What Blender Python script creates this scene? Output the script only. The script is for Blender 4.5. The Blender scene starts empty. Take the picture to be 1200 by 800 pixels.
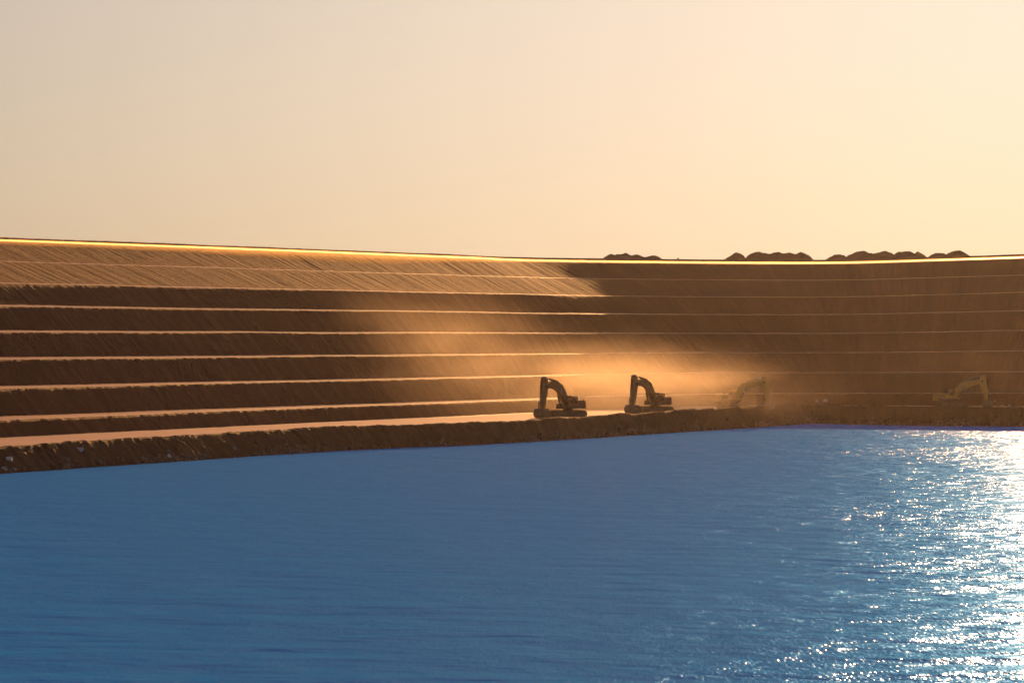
import bpy, bmesh, math, random
import numpy as np
from mathutils import Vector, Matrix

random.seed(7)
rng = np.random.default_rng(11)
S = bpy.context.scene
COL = S.collection
R = math.radians

# ------------------------------------------------------------------ constants
EYE = 16.5                  # eye height over the water
FPX = 5000.0                # focal length in pixels of a 1200 px wide frame (150 mm)
SUN_AZ, SUN_EL = 8.2, 10.8  # degrees right of the view axis, above the horizon

# ------------------------------------------------------------------ noise
_tab = rng.random((256, 256))
def vnoise2(x, y):
    """smooth value noise, -1..1"""
    xi = np.floor(x).astype(int); yi = np.floor(y).astype(int)
    fx = x - xi; fy = y - yi
    fx = fx*fx*fx*(fx*(fx*6-15)+10); fy = fy*fy*fy*(fy*(fy*6-15)+10)
    a = _tab[xi & 255, yi & 255]; b = _tab[(xi+1) & 255, yi & 255]
    c = _tab[xi & 255, (yi+1) & 255]; d = _tab[(xi+1) & 255, (yi+1) & 255]
    return ((a*(1-fx)+b*fx)*(1-fy) + (c*(1-fx)+d*fx)*fy)*2-1
def fbm(x, y, o=4, g=.5):
    v = 0; a = 1.; t = 0
    for k in range(o):
        v = v + a*vnoise2(x*2**k+17.3*k, y*2**k-9.1*k); t += a; a *= g
    return v/t

# ------------------------------------------------------------------ object helpers
def link(name, me, mat=None, parent=None):
    o = bpy.data.objects.new(name, me); COL.objects.link(o)
    if mat is not None:
        for m in (mat if isinstance(mat, (list, tuple)) else [mat]): me.materials.append(m)
    if parent is not None: o.parent = parent
    return o
def tag(o, label=None, cat=None, group=None, kind=None):
    if label: o['label'] = label
    if cat: o['category'] = cat
    if group: o['group'] = group
    if kind: o['kind'] = kind
    return o
def grid_mesh(name, P, matidx=None, smooth=True):
    """P: (rows, cols, 3) array -> quad mesh"""
    nr, nc = P.shape[:2]
    me = bpy.data.meshes.new(name)
    me.vertices.add(nr*nc); me.vertices.foreach_set('co', P.astype(np.float32).ravel())
    r = np.arange(nr-1)[:, None]; c = np.arange(nc-1)[None, :]
    a = r*nc+c
    q = np.stack([a, a+1, a+nc+1, a+nc], -1).reshape(-1, 4)
    n = len(q)
    me.loops.add(n*4); me.loops.foreach_set('vertex_index', q.ravel().astype(np.int32))
    me.polygons.add(n); me.polygons.foreach_set('loop_start', (np.arange(n)*4).astype(np.int32))
    if matidx is not None:
        me.polygons.foreach_set('material_index', np.repeat(np.asarray(matidx, np.int32), nc-1))
    me.polygons.foreach_set('use_smooth', np.full(n, smooth))
    me.update(calc_edges=True); me.validate()
    return me

# ------------------------------------------------------------------ materials
class NT:
    def __init__(s, name, world=False):
        if world:
            s.m = bpy.data.worlds.new(name)
        else:
            s.m = bpy.data.materials.new(name)
        s.m.use_nodes = True; s.t = s.m.node_tree; s.t.nodes.clear()
    def n(s, kind, **kw):
        nd = s.t.nodes.new(kind)
        for k, v in kw.items():
            if k.startswith('_'): setattr(nd, k[1:], v)
            else: s.set(nd, k, v)
        return nd
    def set(s, nd, k, v):
        k = int(k[1:]) if k[0] == 'i' and k[1:].isdigit() else k.replace('__', ' ')
        if isinstance(v, bpy.types.NodeSocket): s.t.links.new(v, nd.inputs[k])
        else: nd.inputs[k].default_value = v
    def math(s, op, a, b=None, c=None, clamp=False):
        nd = s.t.nodes.new('ShaderNodeMath'); nd.operation = op; nd.use_clamp = clamp
        for i, v in enumerate((a, b, c)):
            if v is None: continue
            if isinstance(v, bpy.types.NodeSocket): s.t.links.new(v, nd.inputs[i])
            else: nd.inputs[i].default_value = v
        return nd.outputs[0]
    def vmath(s, op, a, b=None):
        nd = s.t.nodes.new('ShaderNodeVectorMath'); nd.operation = op
        for i, v in enumerate((a, b)):
            if v is None: continue
            if isinstance(v, bpy.types.NodeSocket): s.t.links.new(v, nd.inputs[i])
            else: nd.inputs[i].default_value = v
        return nd.outputs['Value'] if op == 'LENGTH' else nd.outputs[0]
    def ramp(s, f, stops):
        nd = s.t.nodes.new('ShaderNodeValToRGB'); s.t.links.new(f, nd.inputs[0])
        e = nd.color_ramp.elements
        while len(e) > 2: e.remove(e[-1])
        for i, (p, c) in enumerate(stops):
            if i > 1: e.new(p)
            e[i].position = p; e[i].color = (*c, 1) if len(c) == 3 else c
        return nd.outputs[0]
    def noise(s, vec, scale, detail=4, rough=.55, dist=0):
        nd = s.n('ShaderNodeTexNoise', Scale=scale, Detail=detail, Roughness=rough, Distortion=dist)
        if vec is not None: s.t.links.new(vec, nd.inputs['Vector'])
        return nd.outputs['Fac']
    def out(s, surf=None, vol=None):
        o = s.t.nodes.new('ShaderNodeOutputMaterial')
        if surf: s.t.links.new(surf, o.inputs['Surface'])
        if vol: s.t.links.new(vol, o.inputs['Volume'])
        return s.m

def earth(name, dark, mid, light, rough=.95, spec=.25, bump=.35, scale=1.0, sheen=0):
    t = NT(name)
    pos = t.n('ShaderNodeNewGeometry').outputs['Position']
    big = t.noise(pos, .05*scale, 5, .6)
    fine = t.noise(pos, 1.1*scale, 6, .65)
    f = t.math('ADD', t.math('MULTIPLY', big, .55), t.math('MULTIPLY', fine, .45))
    col = t.ramp(f, [(.33, dark), (.5, mid), (.68, light)])
    grit = t.noise(pos, 5.0*scale, 3, .6)
    h = t.math('ADD', t.math('MULTIPLY', fine, 1.0), t.math('MULTIPLY', grit, .25))
    b = t.n('ShaderNodeBump', Strength=bump, Distance=.35, Height=h)
    p = t.n('ShaderNodeBsdfPrincipled', Roughness=rough, Base__Color=col, Normal=b.outputs[0])
    p.inputs['Specular IOR Level'].default_value = spec
    return t.out(p.outputs[0])

M = {}
M['slope'] = earth('slope_soil', (.17, .055, .022), (.24, .083, .034), (.31, .118, .052), rough=.75, spec=.35)
def rilled(name, dark, mid, light, bump=.62):
    t = NT(name)
    pos = t.n('ShaderNodeNewGeometry').outputs['Position']
    al = t.n('ShaderNodeAttribute'); al.attribute_name = 'along'; al = al.outputs['Fac']
    z = t.n('ShaderNodeSeparateXYZ', Vector=pos).outputs[2]
    def streak(fs, fz, det):
        v = t.n('ShaderNodeCombineXYZ', X=t.math('MULTIPLY', al, fs), Y=t.math('MULTIPLY', z, fz))
        return t.noise(v.outputs[0], 1.0, det, .6, .15)
    s1 = streak(.42, .05, 5); s2 = streak(1.5, .10, 4)
    big = t.noise(pos, .05, 5, .6); fine = t.noise(pos, 1.1, 6, .65)
    f = t.math('ADD', t.math('MULTIPLY', big, .3), t.math('MULTIPLY', fine, .25))
    f = t.math('ADD', f, t.math('MULTIPLY', s1, .45))
    col = t.ramp(f, [(.38, dark), (.5, mid), (.62, light)])
    h = t.math('ADD', t.math('MULTIPLY', s1, .9), t.math('MULTIPLY', s2, .35))
    h = t.math('ADD', h, t.math('MULTIPLY', fine, .25))
    b = t.n('ShaderNodeBump', Strength=1.0, Distance=bump, Height=h)
    p = t.n('ShaderNodeBsdfPrincipled', Roughness=.8, Base__Color=col, Normal=b.outputs[0])
    p.inputs['Specular IOR Level'].default_value = .06
    return t.out(p.outputs[0])
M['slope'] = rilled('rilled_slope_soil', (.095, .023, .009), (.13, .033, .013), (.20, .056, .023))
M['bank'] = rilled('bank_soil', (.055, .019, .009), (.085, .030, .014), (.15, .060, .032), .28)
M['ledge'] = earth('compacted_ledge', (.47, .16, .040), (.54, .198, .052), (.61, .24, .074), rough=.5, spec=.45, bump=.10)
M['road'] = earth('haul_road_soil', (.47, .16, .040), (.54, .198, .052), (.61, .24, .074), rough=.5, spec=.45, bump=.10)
M['crest'] = earth('crest_gravel', (.48, .31, .17), (.55, .37, .21), (.62, .43, .26), rough=.38, spec=.8, bump=.06)
M['plateau'] = earth('plateau_soil', (.20, .09, .05), (.27, .125, .065), (.34, .165, .09))
M['heap'] = earth('heap_soil', (.16, .07, .04), (.21, .09, .05), (.27, .12, .07))
M['rock'] = earth('pale_rock', (.42, .36, .31), (.55, .49, .43), (.66, .60, .54), scale=3)
M['gravel'] = earth('shore_stone', (.10, .06, .04), (.17, .11, .08), (.30, .22, .17), scale=4)

def paint(name, base, dust=(.34, .2, .11), rough=.45, amount=.5, metal=0.0):
    t = NT(name)
    g = t.n('ShaderNodeNewGeometry'); pos = g.outputs['Position']
    n1 = t.noise(pos, 1.4, 5, .65); n2 = t.noise(pos, 9, 4, .6)
    f = t.math('ADD', t.math('MULTIPLY', n1, .7), t.math('MULTIPLY', n2, .3))
    k = t.ramp(f, [(.38, (0, 0, 0)), (.72, (amount,)*3)])
    mx = t.n('ShaderNodeMix', _data_type='RGBA')
    t.t.links.new(k, mx.inputs[0])
    mx.inputs[6].default_value = (*base, 1); mx.inputs[7].default_value = (*dust, 1)
    rr = t.math('ADD', t.math('MULTIPLY', k, .4), rough, clamp=True)
    p = t.n('ShaderNodeBsdfPrincipled', Base__Color=mx.outputs[2], Roughness=rr, Metallic=metal)
    return t.out(p.outputs[0])
M['yellow'] = paint('machine_paint_backlit', (.30, .125, .018))  # machine paint darkened to give the backlit silhouette
M['yellow_lifted'] = paint('machine_paint_lifted', (.82, .42, .04), amount=.15)  # same machine paint brightened so the shaded machines stand out
M['dark'] = paint('machine_dark_steel', (.035, .032, .03), amount=.45, rough=.55)
M['track'] = paint('track_steel', (.06, .05, .042), amount=.75, rough=.6)
M['steel'] = paint('worn_bucket_steel', (.12, .09, .07), amount=.6, rough=.5)
M['chrome'] = paint('cylinder_rod_chrome', (.6, .6, .6), amount=.3, rough=.2, metal=.9)
def glass():
    t = NT('cab_glass')
    p = t.n('ShaderNodeBsdfPrincipled', Base__Color=(.03, .035, .04, 1), Roughness=.12)
    p.inputs['Alpha'].default_value = .4
    return t.out(p.outputs[0])
M['glass'] = glass()

def water_mat():
    t = NT('turquoise_pit_water')
    pos = t.n('ShaderNodeNewGeometry').outputs['Position']
    def stretch(v):
        mp = t.n('ShaderNodeMapping'); t.t.links.new(pos, mp.inputs['Vector'])
        mp.inputs['Scale'].default_value = v; return mp.outputs[0]
    w1 = t.noise(stretch((.60, .50, 1)), 1, 3, .5)
    w2 = t.noise(stretch((2.5, .60, 1)), 1, 2, .5)
    w3 = t.noise(stretch((5.2, .7, 1)), 1, 1.5, .5)
    gust = t.noise(stretch((.016, .007, 1)), 1, 3, .55)
    g = t.ramp(gust, [(.36, (.45,)*3), (.62, (1.05,)*3)])
    h = t.math('ADD', t.math('MULTIPLY', w1, .20), t.math('MULTIPLY', w2, .062))
    h = t.math('ADD', h, t.math('MULTIPLY', w3, .032))
    h = t.math('MULTIPLY', h, g)
    h = t.math('ADD', h, t.math('MULTIPLY', t.noise(stretch((.085, .12, 1)), 1, 2, .5), .85))
    h = t.math('ADD', h, t.math('MULTIPLY', t.noise(stretch((.24, .28, 1)), 1, 2, .55), .42))
    b = t.n('ShaderNodeBump', Strength=1.0, Distance=1.0, Height=h)
    d = t.n('ShaderNodeBsdfDiffuse', Color=(.035, .31, .84, 1), Normal=b.outputs[0])
    clear = t.n('ShaderNodeBsdfGlossy', Color=(1, 1, 1, 1), Roughness=.11, Normal=b.outputs[0])
    gl = t.n('ShaderNodeBsdfGlossy', Color=(.05, .27, .80, 1), Roughness=.36, Normal=b.outputs[0])
    m1 = t.n('ShaderNodeMixShader', Fac=.045)
    t.t.links.new(d.outputs[0], m1.inputs[1]); t.t.links.new(gl.outputs[0], m1.inputs[2])
    mx = t.n('ShaderNodeMixShader', Fac=.034)
    t.t.links.new(m1.outputs[0], mx.inputs[1]); t.t.links.new(clear.outputs[0], mx.inputs[2])
    return t.out(mx.outputs[0])
M['water'] = water_mat()

# ------------------------------------------------------------------ terrain: one terraced sheet, shore to plateau
T_ = [(-250,100),(-165,270),(-105,400),(-62,516),(-45,565),(-25,620),(-4,657),(16,705),(30,743),(43,776),(52,800),(58,815),(66,804),(79,793),(95,787),(128,765),(190,710),(255,610)]
B_ = [(-275,112),(-190,280),(-130,410),(-87,525),(-69,573),(-49,628),(-28,683),(-13,720),(0,755),(16,795),(32,826),(50,841),(67,843),(83,838),(99,830),(140,806),(210,745),(280,640)]
R_ = [(-345,140),(-262,310),(-200,450),(-153,578),(-131,627),(-109,671),(-86,717),(-71,746),(-53,781),(-33,822),(-9,873),(11,913),(65.6,938),(95,931),(125,916),(175,885),(260,820),(350,690)]
Z_ = [33]*12+[33.0,33.6,34.3,34.6,34.6,34.6]
def spline(pts, u):
    P = np.array(pts, float)
    if P.ndim == 1: P = P[:, None]
    n = len(P); i = np.clip(np.floor(u).astype(int), 0, n-2); f = (u-i)[:, None]
    p0 = P[np.maximum(i-1, 0)]; p1 = P[i]; p2 = P[i+1]; p3 = P[np.minimum(i+2, n-1)]
    return .5*((2*p1)+(-p0+p2)*f+(2*p0-5*p1+4*p2-p3)*f*f+(-p0+3*p1-3*p2+p3)*f**3)
def smooth(a, k):
    pad = np.pad(a, ((k, k), (0, 0)), mode='edge'); out = np.zeros_like(a)
    w = np.hanning(2*k+3)[1:-1]; w /= w.sum()
    for j in range(2*k+1): out += w[j]*pad[j:j+len(a)]
    return out
# column density: fine where the photograph looks
uu = np.concatenate([np.linspace(0, 3, 160, endpoint=False), np.linspace(3, 15, 1900, endpoint=False), np.linspace(15, 17, 140)])
NC = len(uu)
Tc, Bc, Rc = (smooth(spline(p, uu), 22) for p in (T_, B_, R_))
Zr = smooth(spline(Z_, uu), 60)[:, 0]-.3
slen = np.concatenate([[0], np.cumsum(np.linalg.norm(np.diff(Bc, axis=0), axis=1))])   # metres along the wall

LEDGE_Z = [5.4, 9.35, 13.3, 17.25, 21.2, 25.0, 28.8]      # outer edge heights
# fractions of the B->R distance
lw = np.array([4.9, 4.8, 4.7, 4.5, 4.0, 2.4, 2.2]); fw = np.array([3.4, 3.4, 3.5, 3.7, 4.6, 9.7, 9.5])
tot = lw.sum()+fw.sum()
rows = []      # each: (xy (NC,2), z (NC))
mats = []      # material per strip between row k and k+1
MATS = ['bank', 'road', 'slope', 'ledge', 'crest', 'plateau']
TBv = Bc-Tc; TBl = np.linalg.norm(TBv, axis=1); TBd = TBv/TBl[:, None]
BRv = Rc-Bc; BRl = np.linalg.norm(BRv, axis=1); BRd = BRv/BRl[:, None]
ti = lambda d: Tc+TBd*np.asarray(d)[..., None] if np.ndim(d) else Tc+TBd*d
def add(xy, z, mat):
    rows.append((xy, np.broadcast_to(z, (NC,)).astype(float).copy())); mats.append(MATS.index(mat))
def n1(scale, seed, o=4): return fbm(slen*scale, np.full(NC, seed*7.77), o, .55)
# bank
BANK = 2.7
lip_z = 3.15 + np.interp(uu, [3, 6, 9, 12, 16], [0.0, .25, .55, .35, .2]) + .30*n1(.12, 1) + .14*n1(.7, 2)
toe_off = .9*n1(.05, 3)+.5*n1(.3, 4)
nb = 20
for k in range(nb):
    f = k/(nb-1)*1.25-.25                      # -0.25 .. 1
    d = toe_off*(1-max(f, 0)) + f*BANK
    prof = lip_z*max(f, 0)**.95 if f >= 0 else f*8.0
    gul = (.22*n1(.35, 5)+.18*n1(1.0, 6)+.10*n1(2.5, 61))*(math.sin(math.pi*min(max(f, 0.02), 1))**.6)
    fine = .24*fbm(slen*1.3, np.full(NC, k*.8), 4)
    z = prof + (gul+fine)*(1 if f > -.1 else .3)
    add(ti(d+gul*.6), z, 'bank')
# lip windrow and road
add(ti(BANK+.7), lip_z+.05+.05*n1(.9, 7), 'bank')
add(ti(BANK+1.5), 3.0+(lip_z-3.0)*.35, 'bank')
for f in np.linspace(0, 1, 9):
    d = BANK+2.0+(TBl-2.2-BANK-2.0)*f
    add(ti(d), 3.0+.12*f+.05*n1(.2, 20+f*5)+.03*n1(1.1, 30+f*9), 'road')
# first short face up to the lowest ledge
e_prev = 3.3
def face(o_fn, w0, w1, z0, z1, seed, amp, nrow=11):
    """slope from ledge toe to next edge, rilled down the fall line"""
    ril = .25*n1(.10, seed)+.35*n1(.45, seed+.3)+.40*n1(1.0, seed+.6)+.30*n1(1.8, seed+.8)
    ril = ril-np.clip(n1(.35, seed+2.2)-.25, 0, 1)*1.6
    for k in range(1, nrow):
        f = k/nrow
        env = math.sin(math.pi*f)**.55
        talus = .55*math.sin(math.pi*f)*(f-.5)            # slightly concave foot, convex top
        g = ril*env*amp + .06*fbm(slen*1.3, np.full(NC, seed*3+k*.9), 4)
        add(o_fn(w0+(w1-w0)*f + g*.5), z0+(z1-z0)*f + g*.6+talus*.3, 'slope')
mats[-1] = MATS.index('slope')
face(lambda d: Bc+TBd*(np.asarray(d)-0)[:, None], np.full(NC, -2.2), np.zeros(NC), 3.12, np.full(NC, 5.4), 40, .16, 7)
wz = (Zr-32.7)
pos = np.zeros(NC)
for i in range(7):
    sc = BRl/tot
    edge = .12*n1(.3, 50+i)+.10*n1(1.2, 60+i)
    z0 = LEDGE_Z[i]+wz*(i+1)/8+.08*n1(.03, 70+i)+.05*n1(.8, 80+i)
    slim = np.interp(uu, [9.3, 11.3], [1, .35])            # ledges narrowed on the end wall to make its shaded bench lines fainter
    wl = lw[i]*sc*slim; wf = (lw[i]+fw[i])*sc-wl
    W = lambda d: Bc+BRd*np.asarray(d)[:, None]
    tilt = np.tan(R((2.0, 2.2, 2.8, 3.4, 3.8, 3.8, 3.8)[i]))
    for f in (0, .08, .35, .65, .92):
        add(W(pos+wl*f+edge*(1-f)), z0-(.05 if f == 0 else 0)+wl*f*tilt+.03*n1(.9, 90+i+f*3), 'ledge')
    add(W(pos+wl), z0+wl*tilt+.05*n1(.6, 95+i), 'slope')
    zt = z0+wl*tilt
    zn = (LEDGE_Z[i+1]+wz*(i+2)/8) if i < 6 else Zr
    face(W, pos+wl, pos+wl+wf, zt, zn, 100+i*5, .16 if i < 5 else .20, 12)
    pos = pos+(lw[i]+fw[i])*sc
# crest shoulder, windrow, plateau
Wr = lambda d: Rc+BRd*np.asarray(d)[:, None]
for f in np.linspace(0, 1, 7):
    zz = Zr+.02*n1(.5, 150)+7.0*f*math.tan(R(2.6))-(.10 if f == 0 else 0)
    add(Wr(np.full(NC, 7.0*f)), zz, 'crest')
top = Zr+7.0*math.tan(R(2.6))
mats[-1] = MATS.index('plateau')
wr = .62+.07*n1(.10, 151)+.04*n1(.6, 152)
for d, h in ((7.5, .6), (8.1, 1.0), (8.9, .9), (9.8, .15)):
    add(Wr(np.full(NC, d)), top+wr*h+.015*n1(1.3, 153+d), 'plateau')
for d in (14, 30, 70, 150, 320, 620):
    add(Wr(np.full(NC, float(d))), top-.05+.15*n1(.02, d)-.0008*d, 'plateau')
P = np.zeros((len(rows), NC, 3))
for k, (xy, z) in enumerate(rows):
    P[k, :, :2] = xy; P[k, :, 2] = z
# orientation: cols along wall (u), rows outward; normals up
me = grid_mesh('terraced_ground', P[:, ::-1] if True else P, mats[:-1])
at = me.attributes.new('along', 'FLOAT', 'POINT'); at.data.foreach_set('value', np.tile(slen[::-1] if True else slen, len(rows)).astype(np.float32))
terrain = link('terrain', me, [M[m] for m in MATS])
tag(terrain, kind='structure', label='terraced red earth pit slope with eight sunlit benches above the haul road')
n0 = me.polygons[len(me.polygons)//2].normal
if n0.z < 0: me.flip_normals()

# road-surface lookup for things standing on the bench
def ground_z(x, y):
    d = (P[:, :, 0]-x)**2+(P[:, :, 1]-y)**2
    return float(P[:, :, 2].ravel()[np.argmin(d)])

# near bank the camera stands on
gx = np.linspace(-420, 420, 120); gy = np.concatenate([np.linspace(-420, 0, 30), np.linspace(3, 120, 60)])
X, Y = np.meshgrid(gx, gy)
prof = np.interp(Y, [-420, 12, 60, 75, 120], [15.2, 14.7, -1.5, -4.0, -5.0])
G = np.stack([X, Y+3*fbm(X*.05, Y*0+3), prof+.25*fbm(X*.15, Y*.15)], -1)
me = grid_mesh('near_bank', G)
tag(link('ground', me, M['plateau']), kind='structure', label='bare brown earth shelf on the near side of the water')

# ------------------------------------------------------------------ water
wx = [-420, 420]; wy = [70, 1000]
me = grid_mesh('water', np.array([[[x, y, 0] for x in wx] for y in wy], float))
tag(link('water', me, M['water']), kind='structure', label='rippled blue pit lake glinting under the low sun')

# ------------------------------------------------------------------ spoil heaps on the far rim
def px_point(x, y, dist):
    return Vector(((x-600)/FPX*dist, dist, EYE+(395-y)/FPX*dist))
def rim_y(x):   # rim height line in the photograph
    return np.interp(x, [640, 800, 950, 1100, 1200], [304, 305.5, 305, 302, 298.5])
def heap(x0, x1, peaks, dist, label):
    """peaks: (x, y) skyline points in the photograph; a long tipped heap with depth"""
    k = dist/FPX
    n = 110; m = 44
    xs = np.linspace(x0, x1, n)
    base = np.array([rim_y(x) for x in xs])
    px = np.array([x0]+[p[0] for p in peaks]+[x1]); py = np.array([rim_y(x0)]+[p[1] for p in peaks]+[rim_y(x1)])
    hgt = (base-np.interp(xs, px, py))*k
    ker = np.array([.25, .5, .25]); hgt = np.convolve(np.pad(hgt, 1, mode='edge'), ker, 'valid')
    X = (xs-600)*k
    depth = 1.55*hgt.max()
    V = np.linspace(-1, 1, m)
    z0 = EYE+(395-rim_y((x0+x1)/2))*k-1.6
    P = np.zeros((m, n, 3))
    for j, v in enumerate(V):
        hh = hgt*(1-abs(v)**1.15)
        sk = (hgt+.3)/(hgt.max()+.3)
        P[j, :, 0] = X-X.mean(); P[j, :, 1] = v*depth*(.35+.65*sk)
        fx = fbm(X*.8+x0, np.full(n, v*3.), 4); P[j, :, 2] = hh*(1+.10*fx)+.12*fx*(1-abs(v))
        P[j, :, 1] += .25*fbm(X*.9-x0, np.full(n, v*4.+9), 3)
        if j in (0, m-1): P[j, :, 2] = -1.0
    P[:, 0, 2] = -1.0; P[:, -1, 2] = -1.0
    P[:, :, 2] += 1.4
    P[[0, -1], :, 2] = -.6; P[:, [0, -1], 2] = -.6
    me = grid_mesh('spoil_heap', P)
    if me.polygons[len(me.polygons)//2].normal.z < 0: me.flip_normals()
    o = link('spoil_heap', me, M['heap'])
    o.location = (X.mean(), dist, z0)
    return tag(o, label, 'spoil heap', 'dark spoil heaps beyond the pit rim')
DH = 985
heap(702, 779, [(709,300),(714,296.6),(717,295.6),(721,296.6),(726,295.8),(735,295.8),(739,297.8),(748,296.6),(755,300),(762,299),(768,298.6),(773,301)], DH, 'isolated long low heap on the rim, leftmost on the skyline')
heap(844, 876, [(850,302),(858,296.6),(864,295.2),(868,296.6),(872,299)], DH+16, 'small single-humped heap touching the left end of the long four-peaked heap')
heap(870, 956, [(876,299),(882,295.8),(888,294.2),(896,295.2),(901,296.6),(906,295.2),(911,294.4),(918,296.4),(928,295.4),(933,296),(938,294),(942,294.6),(948,298.5)], DH, 'long heap with four peaks in the middle of the rim skyline')
heap(966, 996, [(972,300),(978,297.2),(985,297.2),(990,298.4)], DH+14, 'low small heap starting the right-hand chain, just right of a skyline gap')
heap(988, 1028, [(994,298.4),(1001,294.8),(1008,293.6),(1015,293.8),(1021,295.2),(1024,296.6)], DH, 'broad flat-topped heap second in the right-hand chain')
heap(1018, 1052, [(1024,296.4),(1031,294.2),(1038,293.6),(1044,295),(1048,297)], DH+18, 'rounded heap third in the right-hand chain, between two broader heaps')
heap(1044, 1076, [(1049,296.6),(1055,293.8),(1062,292.8),(1067,294),(1072,297)], DH, 'tall rounded heap with a small pointed heap against its right side')
heap(1066, 1088, [(1070,296.4),(1075,294.2),(1080,296.2),(1084,298.6)], DH+12, 'small pointed heap on the rim just left of the last skyline notch')
heap(1086, 1113, [(1091,298),(1096,295.6),(1102,294.8),(1107,296)], DH+14, 'low rounded heap second from the right end of the skyline')
heap(1105, 1140, [(1110,296.2),(1116,293.6),(1121,293),(1125,292.6),(1130,294.6),(1135,297.6)], DH, 'rightmost heap of the skyline with a stepped pointed top')

# ------------------------------------------------------------------ excavators
def mesh_from_bm(name, bm, mat, parent, bev=0):
    if bev:
        bmesh.ops.bevel(bm, geom=bm.edges[:], offset=bev, segments=2, affect='EDGES', profile=.6)
    bmesh.ops.recalc_face_normals(bm, faces=bm.faces[:])
    me = bpy.data.meshes.new(name); bm.to_mesh(me); bm.free()
    return link(name, me, mat, parent)
def b_box(bm, x0, x1, y0, y1, z0, z1):
    vs = [bm.verts.new((x, y, z)) for x in (x0, x1) for y in (y0, y1) for z in (z0, z1)]
    for f in ((0,1,3,2),(4,6,7,5),(0,4,5,1),(2,3,7,6),(0,2,6,4),(1,5,7,3)):
        bm.faces.new([vs[i] for i in f])
def b_prism(bm, poly, y0, y1, y0b=None, y1b=None):
    """side outline in the x-z plane, extruded across y"""
    a = [bm.verts.new((x, y0, z)) for x, z in poly]; b = [bm.verts.new((x, y1, z)) for x, z in poly]
    n = len(poly)
    bm.faces.new(a); bm.faces.new(b[::-1])
    for i in range(n): bm.faces.new((a[i], b[i], b[(i+1) % n], a[(i+1) % n]))
def b_tube(bm, p, q, r, seg=12, r2=None):
    p = Vector(p); q = Vector(q); d = q-p
    rot = d.to_track_quat('Z', 'Y').to_matrix().to_4x4()
    bmesh.ops.create_cone(bm, cap_ends=True, segments=seg, radius1=r, radius2=r2 if r2 else r, depth=d.length,
                          matrix=Matrix.Translation((p+q)/2) @ rot)
def thick(path, widths):
    """outline of a path with a half width per point"""
    pts = [Vector(p) for p in path]; L = []; Rr = []
    for i, p in enumerate(pts):
        d = (pts[min(i+1, len(pts)-1)]-pts[max(i-1, 0)]).normalized(); nrm = Vector((-d.y, d.x))
        L.append(p+nrm*widths[i]); Rr.append(p-nrm*widths[i])
    return [(v.x, v.y) for v in L]+[(v.x, v.y) for v in reversed(Rr)]

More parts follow.
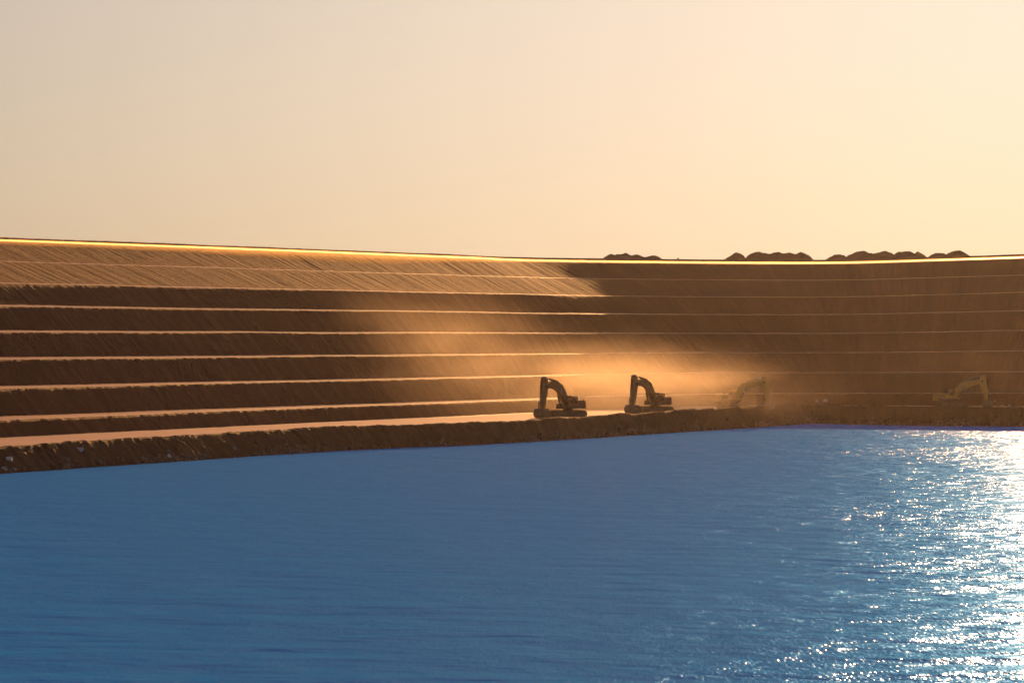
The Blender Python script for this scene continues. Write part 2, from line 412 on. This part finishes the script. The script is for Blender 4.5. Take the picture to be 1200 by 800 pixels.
def make_excavator(label, swing, boom_rot, stick_rot, bucket_rot, flags):
    root = bpy.data.objects.new('excavator', None); COL.objects.link(root)
    body = M['yellow_lifted'] if flags == 'low' else M['yellow']
    tag(root, label, 'excavator', 'tracked excavators working along the bench road')
    # ---- undercarriage
    bm = bmesh.new()
    b_box(bm, -1.15, 1.15, -1.0, 1.0, .62, 1.12); b_box(bm, -.75, .75, -1.35, 1.35, .5, .85)
    b_tube(bm, (0, 0, 1.05), (0, 0, 1.42), .85, 28)
    mesh_from_bm('undercarriage', bm, M['dark'], root)
    for sy in (1, -1):
        yc = sy*1.45; hw = .34
        n = 40; half = 2.25; r = .55
        outer = []
        for k in range(n):            # rounded loop
            a = 2*math.pi*k/n
            cx = half if math.cos(a) > 0 else -half
            outer.append((cx+r*math.cos(a), .58+r*math.sin(a)))
        bm = bmesh.new(); b_prism(bm, [(x*.985, .58+(z-.58)*.94) for x, z in outer], yc-hw*.8, yc+hw*.8)
        # shoes
        per = []
        L = 4*half+2*math.pi*r; ns = 48
        for k in range(ns):
            s = L*k/ns
            if s < 2*half: per.append((-half+s, .58-r, 0))
            elif s < 2*half+math.pi*r:
                a = (s-2*half)/r; per.append((half+r*math.sin(a), .58-r*math.cos(a), a))
            elif s < 4*half+math.pi*r: per.append((half-(s-2*half-math.pi*r), .58+r, math.pi))
            else:
                a = math.pi+(s-4*half-math.pi*r)/r; per.append((-half+r*math.sin(a), .58-r*math.cos(a), a))
        for (x, z, a) in per:
            mt = Matrix.Translation((x, yc, z)) @ Matrix.Rotation(-a, 4, 'Y')
            c0 = len(bm.verts)
            b_box(bm, -.095, .095, -hw, hw, -.05, .03); b_box(bm, -.02, .02, -hw, hw, -.09, -.05)
            bm.verts.ensure_lookup_table()
            for v in bm.verts[c0:]: v.co = mt @ v.co
        tr = mesh_from_bm('track', bm, M['track'], root)
        bm = bmesh.new()
        for x in (-half, half): b_tube(bm, (x, yc-hw*.9, .58), (x, yc+hw*.9, .58), .36, 22); b_tube(bm, (x, yc-hw*1.0, .58), (x, yc+hw*1.0, .58), .14, 14)
        for x in np.linspace(-1.7, 1.7, 7): b_tube(bm, (x, yc-hw*.92, .3), (x, yc+hw*.92, .3), .15, 14)
        mesh_from_bm('roller_frame', bm, M['dark'], tr)
    # ---- upper structure, all turned by the swing angle
    up = []
    def P_(o): up.append(o); o.rotation_euler.z = swing; return o
    bm = bmesh.new()
    b_prism(bm, [(-2.4, 1.45), (1.05, 1.45), (1.25, 1.6), (1.25, 1.85), (-.9, 1.9), (-2.4, 1.9)], -1.45, 1.45)
    deck = P_(mesh_from_bm('platform', bm, M['dark'], root, .03))
    bm = bmesh.new()      # engine housing with sloped edges
    b_prism(bm, [(-2.55, 1.88), (-.85, 1.92), (-.75, 2.62), (-.95, 2.82), (-2.5, 2.86)], -1.42, 1.42)
    hood = P_(mesh_from_bm('engine_housing', bm, body, root, .06))
    for y in (1.425, -1.445):
        bm = bmesh.new()
        for k in range(7): b_box(bm, -2.3, -1.2, y, y+.02, 2.0+k*.085, 2.04+k*.085)
        mesh_from_bm('side_grille', bm, M['dark'], hood)
    bm = bmesh.new()
    b_tube(bm, (-1.75, -.5, 2.8), (-1.75, -.5, 3.3), .08, 12); b_tube(bm, (-1.75, -.5, 3.28), (-1.86, -.5, 3.4), .07, 12)
    mesh_from_bm('exhaust_pipe', bm, M['dark'], hood)
    zr = 3.28             # hand rails on the housing
    for y in (-1.3, 1.3):
        bm = bmesh.new(); b_tube(bm, (-2.3, y, zr), (-1.0, y, zr), .022, 6)
        for x in (-2.3, -1.65, -1.0): b_tube(bm, (x, y, 2.78), (x, y, zr), .02, 6)
        mesh_from_bm('handrail', bm, M['dark'], hood)
    bm = bmesh.new()      # counterweight: rounded tail
    pts = []
    for k in range(15):
        a = math.pi/2+math.pi*k/14
        pts.append((-2.35+1.18*math.cos(a)*(1 if abs(math.cos(a)) < .01 else 1), 1.5*math.sin(a)))
    lo = [bm.verts.new((x, y, 1.5)) for x, y in pts]; mi = [bm.verts.new((x*1.0-.03, y, 1.75)) for x, y in pts]
    hi = [bm.verts.new((x, y*.97, 2.6)) for x, y in pts]; tp = [bm.verts.new((x+.12, y*.93, 2.78)) for x, y in pts]
    bm.faces.new(lo); bm.faces.new(tp[::-1])
    for A_, B2 in ((lo, mi), (mi, hi), (hi, tp)):
        for i in range(len(pts)):
            j = (i+1) % len(pts); bm.faces.new((A_[i], A_[j], B2[j], B2[i]))
    P_(mesh_from_bm('counterweight', bm, body, root))
    # cab on the left, with posts and roof, panes between
    bm = bmesh.new(); cy0, cy1 = .52, 1.48
    prof = [(-.75, 1.86), (1.05, 1.86), (1.30, 2.25), (1.22, 2.75), (.95, 3.36), (-.72, 3.36)]
    b_prism(bm, [(-.75, 1.86), (1.05, 1.86), (1.28, 2.22), (1.28, 2.3), (-.75, 2.3)], cy0, cy1)          # lower shell
    b_prism(bm, [(-.74, 3.28), (1.0, 3.28), (.96, 3.42), (.7, 3.48), (-.6, 3.48), (-.74, 3.4)], cy0-.03, cy1+.03)  # roof
    for y in (cy0, cy1-.08):
        b_prism(bm, thick([(1.24, 2.25), (1.2, 2.75), (.96, 3.3)], [.045]*3), y, y+.08)
        b_box(bm, -.75, -.63, y, y+.08, 2.28, 3.3); b_box(bm, .02, .11, y, y+.08, 2.28, 3.3)
    cab = P_(mesh_from_bm('cab', bm, body, root))
    bm = bmesh.new()
    b_prism(bm, thick([(1.23, 2.29), (1.19, 2.76), (.955, 3.29)], [.012]*3), cy0+.08, cy1-.08)
    mesh_from_bm('windscreen', bm, M['glass'], cab)
    for y in (cy0+.03, cy1-.05):
        for pl in ([(-.63, 2.3), (.02, 2.3), (.02, 3.28), (-.63, 3.28)], [(.11, 2.3), (1.19, 2.3), (1.15, 2.76), (.93, 3.28), (.11, 3.28)]):
            bm = bmesh.new(); b_prism(bm, pl, y, y+.02); mesh_from_bm('window', bm, M['glass'], cab)
    bm = bmesh.new(); b_box(bm, -.55, .0, .75, 1.25, 2.3, 2.55); b_box(bm, -.6, -.42, .75, 1.25, 2.55, 3.12)
    mesh_from_bm('seat', bm, M['dark'], cab)
    bm = bmesh.new(); b_tube(bm, (1.25, 1.5, 2.2), (1.35, 1.72, 2.75), .02, 6); b_box(bm, 1.3, 1.36, 1.62, 1.86, 2.55, 2.95)
    mesh_from_bm('mirror', bm, M['dark'], cab)
    for y in (.6, 1.2):
        bm = bmesh.new(); b_box(bm, .72, .92, y, y+.2, 3.46, 3.62); mesh_from_bm('work_light', bm, M['chrome'], cab)
    # right hand tank / tool box
    bm = bmesh.new(); b_prism(bm, [(-.8, 1.86), (1.2, 1.86), (1.2, 2.2), (.3, 2.42), (-.8, 2.62)], -1.45, -.5)
    P_(mesh_from_bm('fuel_tank', bm, body, root, .04))
    # ---- boom, stick, bucket: outlines in the x-z plane
    foot = Vector((.45, 2.0))
    def rot(p, c, a):
        v = Vector(p)-c; return c+Vector((v.x*math.cos(a)-v.y*math.sin(a), v.x*math.sin(a)+v.y*math.cos(a)))
    # rest pose of the boom (knee bent) with the tip at (5.45,5.1)
    bp = [(.45, 2.0), (.85, 2.9), (1.35, 3.9), (2.0, 4.75), (2.85, 5.22), (3.8, 5.3), (4.7, 5.2), (5.45, 5.08)]
    bw = [.30, .47, .60, .66, .62, .53, .43, .30]
    if flags == 'low': bp = [(.45, 2.0), (.75, 2.72), (1.15, 3.5), (1.75, 4.08), (2.5, 4.38), (3.4, 4.62), (4.4, 4.84), (5.4, 5.0)]
    bp = [rot(p, foot, boom_rot) for p in bp]; tip = bp[-1]
    bm = bmesh.new(); b_prism(bm, thick(bp, bw), -.38, .38)
    boom = P_(mesh_from_bm('boom', bm, body, root, .03))
    for q in (foot, tip):
        bm = bmesh.new(); b_tube(bm, (q.x, -.5, q.y), (q.x, .5, q.y), .17, 16); mesh_from_bm('pivot_pin', bm, M['dark'], boom)
    # hoses along the boom
    bm = bmesh.new()
    top = [(p[0], p[1]) for p in thick(bp, [w+.05 for w in bw])[:len(bp)]]
    for y in (-.12, .0, .12):
        for a, b in zip(top[2:-1], top[3:]): b_tube(bm, (a[0], y, a[1]), (b[0], y, b[1]), .035, 6)
    mesh_from_bm('hydraulic_hose', bm, M['dark'], boom)
    # stick
    sp = [(5.80, 6.62), (5.68, 6.05), (5.62, 5.1), (5.80, 3.9), (6.0, 2.6), (6.14, 1.38)]
    if flags == 'low': sp[0] = (5.70, 6.15); sp[1] = (5.64, 5.75)
    sw = [.24, .56, .66, .58, .45, .28]
    base_tip = Vector((5.45, 5.08))
    def st(p): return rot(p, base_tip, boom_rot*0+stick_rot)+(tip-base_tip)
    sp = [st(p) for p in sp]
    bm = bmesh.new(); b_prism(bm, thick(sp, sw), -.32, .32)
    stick = P_(mesh_from_bm('stick', bm, body, root, .03))
    end = sp[-1]; b_end = Vector((6.14, 1.38))
    # cylinders
    def cyl(name, a, b, ys, r):
        a = Vector(a); b = Vector(b); m = a.lerp(b, .58)
        for y in ys:
            bm = bmesh.new(); b_tube(bm, (a.x, y, a.y), (m.x, y, m.y), r, 14); b_tube(bm, (a.x, y-.12, a.y), (a.x, y+.12, a.y), r*1.1, 12)
            c = P_(mesh_from_bm(name, bm, M['dark'], root))
            bm = bmesh.new(); b_tube(bm, (m.x, y, m.y), (b.x, y, b.y), r*.55, 12); b_tube(bm, (b.x, y-.12, b.y), (b.x, y+.12, b.y), r*1.0, 12)
            mesh_from_bm('rod', bm, M['chrome'], c)
    knee = bp[3]; 
    cyl('boom_cylinder', (1.25, 1.95), rot((2.28, 4.62) if flags != 'low' else (2.1, 4.0), foot, boom_rot), (-.48, .48), .16)
    cyl('stick_cylinder', rot((2.55, 5.82) if flags != 'low' else (2.5, 5.1), foot, boom_rot), st((5.72, 6.52) if flags != 'low' else (5.62, 6.05)), (0,), .16)
    cyl('bucket_cylinder', st((6.12, 5.6)), st((6.72, 2.55)), (0,), .14)
    # bucket linkage and bucket, hinged at the end of the stick
    def bk(p): return rot(Vector(p)+(end-b_end), end, bucket_rot)
    bm = bmesh.new()
    for y in (-.2, .2):
        a = st((6.72, 2.55)); c = st((6.04, 2.3)); d = bk((6.75, 1.35))
        for u, v in ((a, c), (a, d)): b_tube(bm, (u.x, y, u.y), (v.x, y, v.y), .09, 8)
    P_(mesh_from_bm('bucket_link', bm, M['steel'], root))
    bm = bmesh.new()
    shell = [(5.45, 1.42), (6.15, 1.55), (6.80, 1.52), (7.18, 1.10), (7.22, .60), (7.0, .22), (6.55, .04), (5.9, .02), (5.25, .05)]
    inner = [(5.52, 1.34), (6.15, 1.46), (6.75, 1.43), (7.05, 1.0), (7.12, .60), (6.92, .28), (6.5, .12), (5.9, .09), (5.3, .10)]
    sh = [bk(p) for p in shell]; inn = [bk(p) for p in inner]; hwb = .95
    n = len(sh)
    for a, b, in ((sh, inn),):
        vo0 = [bm.verts.new((p.x, -hwb, p.y)) for p in sh]; vo1 = [bm.verts.new((p.x, hwb, p.y)) for p in sh]
        vi0 = [bm.verts.new((p.x, -hwb+.06, p.y)) for p in inn]; vi1 = [bm.verts.new((p.x, hwb-.06, p.y)) for p in inn]
        for i in range(n-1):
            bm.faces.new((vo0[i], vo1[i], vo1[i+1], vo0[i+1])); bm.faces.new((vi0[i], vi0[i+1], vi1[i+1], vi1[i]))
        bm.faces.new((vo0[0], vo1[0], vi1[0], vi0[0])); bm.faces.new((vo0[-1], vo1[-1], vi1[-1], vi0[-1]))
        bm.faces.new(vo0); bm.faces.new(vo1[::-1]); bm.faces.new(vi0[::-1]); bm.faces.new(vi1)
    for y in (-.3, .3):
        c0 = len(bm.verts); b_prism(bm, [tuple(bk(p)) for p in ((5.85, 1.35), (6.45, 1.40), (6.35, 1.62), (5.95, 1.62))], y-.05, y+.05)
    bucket = P_(mesh_from_bm('bucket', bm, M['steel'], root))
    for k in range(5):
        y = -hwb+.1+k*(2*hwb-.2)/4
        bm = bmesh.new(); a = bk((5.32, .075)); b = bk((4.98, .05)); b_tube(bm, (a.x, y, a.y), (b.x, y, b.y), .075, 6, .03)
        mesh_from_bm('tooth', bm, M['steel'], bucket)
    return root

def copy_tree(o, parent=None):
    c = o.copy(); COL.objects.link(c)
    if parent is not None: c.parent = parent
    for ch in [x for x in bpy.data.objects if x.parent == o]: copy_tree(ch, c)
    return c
def place(o, px, dist, heading, scale=1.04):
    x = (px-600)/FPX*dist
    z = ground_z(x, dist)
    o.location = (x, dist, z-.03); o.rotation_euler = (0, 0, heading); o.scale = (scale,)*3

proto = make_excavator('excavator in clear silhouette, leftmost of the four, arm folded down to the left', R(36), 0, 0, 0, None)
place(proto, 665.5, 716, R(180+11))
e2 = copy_tree(proto)
e2['label'] = 'excavator against the brightest glowing dust, its bucket half behind the lip of the bank'
place(e2, 768, 757, R(180+13))
proto3 = make_excavator('yellow excavator veiled by dust, arm reaching right, just right of the bright dust cloud', R(-4), 0, R(2), R(6), 'low')
place(proto3, 860, 796, R(6))
e4 = copy_tree(proto3)
e4['label'] = 'faint yellow excavator standing alone in deep shade below the far wall'
place(e4, 1116, 806, R(-4))

# ------------------------------------------------------------------ loose rocks
def rock(px, py, size, label, seed, dist=None, flat=.65):
    if dist is None:     # walk down the view ray to the bank
        dx = (px-600)/FPX; dz = (395-py)/FPX
        best = None
        for d in np.arange(500, 830, .5):
            if EYE+dz*d <= ground_z(dx*d, d): best = d; break
        dist = best or 600
    bm = bmesh.new(); bmesh.ops.create_icosphere(bm, subdivisions=3, radius=1)
    rr = random.Random(seed); ax = (rr.uniform(.8, 1.3), rr.uniform(.7, 1.1), flat*rr.uniform(.8, 1.15))
    planes = [Vector((rr.gauss(0, 1), rr.gauss(0, 1), rr.gauss(0, 1))).normalized() for _ in range(9)]
    for v in bm.verts:
        c = v.co.copy()
        for p in planes:
            d = c.dot(p)-.6
            if d > 0: c -= p*d
        v.co = Vector((c.x*ax[0], c.y*ax[1], c.z*ax[2]))*size
    me = bpy.data.meshes.new('boulder'); bm.to_mesh(me); bm.free()
    o = link('boulder', me, M['rock'])
    x = (px-600)/FPX*dist
    o.location = (x, dist, EYE+(395-py)/FPX*dist); o.rotation_euler = (0, 0, rr.uniform(0, 6))
    return tag(o, label, 'boulder', 'pale boulders lying on the bank and road')
RK = [(9, 538, .85, 'largest pale boulder by the left frame edge, higher of the pile'), (4, 549, .7, 'pale boulder at the waterline in the far left corner of the bank'),
      (17, 550, .55, 'small pale boulder on the right of the left corner pile'), (92, 526.5, .75, 'lone pale boulder high on the bank, left of all excavators'),
      (196, 535, .62, 'lone pale boulder just above the waterline on the left bank'), (274, 525.5, .5, 'pale boulder mid-bank nearest to the left excavator')]
for k, (x, y, s, l) in enumerate(RK): rock(x, y, s, l, 40+k)
rock(957, 470, .4, 'dim boulder on the shaded road, left one of a pair near the pit corner', 61, 812)
rock(968, 469.5, .55, 'larger dim boulder of the pair on the shaded road near the pit corner', 62, 815)
rock(1166, 470, .35, 'small boulder beside the bucket of the shaded excavator', 63, 815)
rock(1174, 475.5, .4, 'boulder at the road edge right of the shaded excavator', 64, 801)
rock(1183, 475.5, .35, 'rightmost boulder at the road edge past the shaded excavator', 65, 802)

# shore stones: too many to count, one object
bm = bmesh.new(); rr = random.Random(3)
vis = [i for i in range(NC) if 3 < uu[i] < 15]
def stone(x, y, z, s):
    r = bmesh.ops.create_icosphere(bm, subdivisions=1, radius=s, matrix=Matrix.Translation((x, y, z)))
    for v in r['verts']:
        v.co += Vector((rr.uniform(-1, 1), rr.uniform(-1, 1), rr.uniform(-1, 1)))*s*.3
clump = np.clip(fbm(slen*.06, np.full(NC, 5.), 4)+.25, .02, 1)
k = 0
while k < 3000:
    i = rr.choice(vis); j = min(int(abs(rr.gauss(0, 1))*2.4)+4, 19)
    if rr.random() > clump[i]: continue
    k += 1
    p = P[j, i]; stone(p[0]+rr.uniform(-.2, .2), p[1]+rr.uniform(-.2, .2), p[2]+.02, rr.choice([.07, .09, .11, .14, .2, .2, .3]))
me = bpy.data.meshes.new('shore_gravel'); bm.to_mesh(me); bm.free()
tag(link('shore_gravel', me, M['gravel']), 'scattered brown and pale stones along the waterline and bank', 'gravel', kind='stuff')

# small marker post on the rim
bm = bmesh.new(); b_box(bm, -.10, .10, -.1, .1, -.6, .55); b_box(bm, -.2, .2, -.1, -.13, .3, .62)
k = px_point(795, 303.6, 945)
o = mesh_from_bm('marker_post', bm, M['dark'], None); o.location = (k.x, 947, 33.45)
tag(o, 'tiny dark marker post on the rim between the first two groups of heaps', 'post')

# ------------------------------------------------------------------ air: dust cloud, crest glow and haze
def box_obj(name, lo, hi, mat):
    bm = bmesh.new(); b_box(bm, lo[0], hi[0], lo[1], hi[1], lo[2], hi[2])
    bmesh.ops.recalc_face_normals(bm, faces=bm.faces[:])
    me = bpy.data.meshes.new(name); bm.to_mesh(me); bm.free()
    return link(name, me, mat)
def dust_mat(plumes, nscale, dens):
    t = NT('airborne_dust')
    pos = t.n('ShaderNodeNewGeometry').outputs['Position']
    acc = None
    for (c, rad, w) in plumes:
        q = t.vmath('SUBTRACT', pos, c); q = t.vmath('DIVIDE', q, rad)
        l = t.vmath('LENGTH', q)
        g = t.math('EXPONENT', t.math('MULTIPLY', t.math('MULTIPLY', l, l), -1.0))
        g = t.math('MULTIPLY', g, w)
        acc = g if acc is None else t.math('ADD', acc, g)
    mp = t.n('ShaderNodeMapping'); t.t.links.new(pos, mp.inputs['Vector'])
    mp.inputs['Rotation'].default_value = (0, R(-38), 0); mp.inputs['Scale'].default_value = (.55, .8, 1.5)
    n = t.noise(mp.outputs[0], nscale, 5, .6, .8)
    n = t.math('MULTIPLY', t.math('SUBTRACT', n, .29, clamp=True), 2.7)
    n = t.math('POWER', n, 1.3)
    d = t.math('MULTIPLY', t.math('MULTIPLY', acc, n), dens)
    d = t.math('SUBTRACT', d, dens*.012); d = t.math('MAXIMUM', d, 0.0)
    v = t.n('ShaderNodeVolumePrincipled', Color=(.96, .83, .68, 1), Density=d, Anisotropy=.72)
    return t.out(vol=v.outputs[0])
plumes = [((32, 802, 2), (16, 18, 7), .95), ((20, 792, 4), (18, 22, 8), .5), ((8, 778, 5), (16, 22, 8), .30), ((-6, 765, 12), (13, 22, 8), .20),
          ((-18, 760, 17), (14, 22, 9), .16), ((-18, 735, 5), (27, 30, 7), .18), ((54, 822, 4), (16, 10, 5), .15), ((95, 760, 10), (62, 50, 15), .032)]
dust = box_obj('dust_cloud', (-70, 655, .3), (190, 870, 34), dust_mat(plumes, .075, .019))
tag(dust, 'sunlit brown dust drifting around the excavators', 'dust', kind='stuff')
# thin scattering layer added along the crest for its golden sunlit glow
sel = np.arange(150, NC-130, 3)
def ring(d, z): return np.column_stack([(Rc+BRd*d)[sel], (Zr+z)[sel]])
prof = [(-4.4, -2.05), (-1.5, -.40), (.0, .20), (3.0, .36), (6.2, .46), (6.3, .20), (3.0, .05), (.2, -.15), (-4.5, -2.4)]
loop = np.array([ring(d, z) for d, z in prof]+[ring(*prof[0])])
me = grid_mesh('crest_glow', loop)
bm = bmesh.new(); bm.from_mesh(me); bmesh.ops.remove_doubles(bm, verts=bm.verts[:], dist=1e-4)
bmesh.ops.holes_fill(bm, edges=[e for e in bm.edges if e.is_boundary], sides=0)
bmesh.ops.recalc_face_normals(bm, faces=bm.faces[:]); bm.to_mesh(me); bm.free()
t = NT('crest_glow_air')
v = t.n('ShaderNodeVolumePrincipled', Color=(.96, .72, .38, 1), Density=.125, Anisotropy=.8)
tag(link('crest_glow', me, t.out(vol=v.outputs[0])), 'thin golden scattering layer added for the sunlit glow on the pit wall crest', 'dust', kind='stuff')
t = NT('warm_haze_air')
v = t.n('ShaderNodeVolumePrincipled', Color=(.95, .86, .74, 1), Density=.000012, Anisotropy=.82)
hz = box_obj('haze', (-900, -430, -6), (900, 1560, 43), t.out(vol=v.outputs[0]))
tag(hz, 'thin warm haze filling the pit air', 'haze', kind='stuff')

# ------------------------------------------------------------------ sky and sun
w = NT('World', world=True); S.world = w.m
sky = w.n('ShaderNodeTexSky'); sky.sky_type = 'NISHITA'; sky.sun_disc = False
sky.sun_elevation = R(SUN_EL); sky.sun_rotation = R(SUN_AZ)
sky.altitude = 0; sky.air_density = 1.0; sky.dust_density = 2.0; sky.ozone_density = 1.0
tint = w.n('ShaderNodeMix', _data_type='RGBA', _blend_type='MULTIPLY'); tint.inputs[0].default_value = 1.0
gm = w.n('ShaderNodeGamma', Gamma=.58); w.t.links.new(sky.outputs[0], gm.inputs[0])
w.t.links.new(gm.outputs[0], tint.inputs[6]); tint.inputs[7].default_value = (1.28, 1.32, 1.66, 1)
bg = w.n('ShaderNodeBackground', Color=tint.outputs[2], Strength=.05)
wo = w.t.nodes.new('ShaderNodeOutputWorld'); w.t.links.new(bg.outputs[0], wo.inputs[0])

sun = bpy.data.lights.new('sun', 'SUN'); sun.energy = 5.0; sun.angle = R(.55); sun.color = (1.0, .48, .17)
so = bpy.data.objects.new('sun', sun); COL.objects.link(so)
sd = Vector((math.sin(R(SUN_AZ))*math.cos(R(SUN_EL)), math.cos(R(SUN_AZ))*math.cos(R(SUN_EL)), math.sin(R(SUN_EL))))
so.rotation_euler = (-sd).to_track_quat('-Z', 'Y').to_euler(); so.location = sd*300

# ------------------------------------------------------------------ camera
cd = bpy.data.cameras.new('camera'); cam = bpy.data.objects.new('camera', cd); COL.objects.link(cam)
cd.sensor_width = 36; cd.lens = FPX/1200*36; cd.clip_start = 1; cd.clip_end = 6000
cam.location = (0, 0, EYE)
cam.rotation_euler = (R(90)-math.atan(5/FPX), 0, 0)    # horizon 5 px above centre
S.camera = cam

S.view_settings.view_transform = 'Standard'; S.view_settings.look = 'None'
S.view_settings.exposure = 0.25; S.view_settings.gamma = 1
S.render.resolution_x = 1024; S.render.resolution_y = 682
S.render.engine = 'CYCLES'
S.cycles.use_denoising = True
S.cycles.max_bounces = 6; S.cycles.volume_bounces = 1; S.cycles.transparent_max_bounces = 8
S.cycles.volume_step_rate = 1.0; S.cycles.volume_max_steps = 256
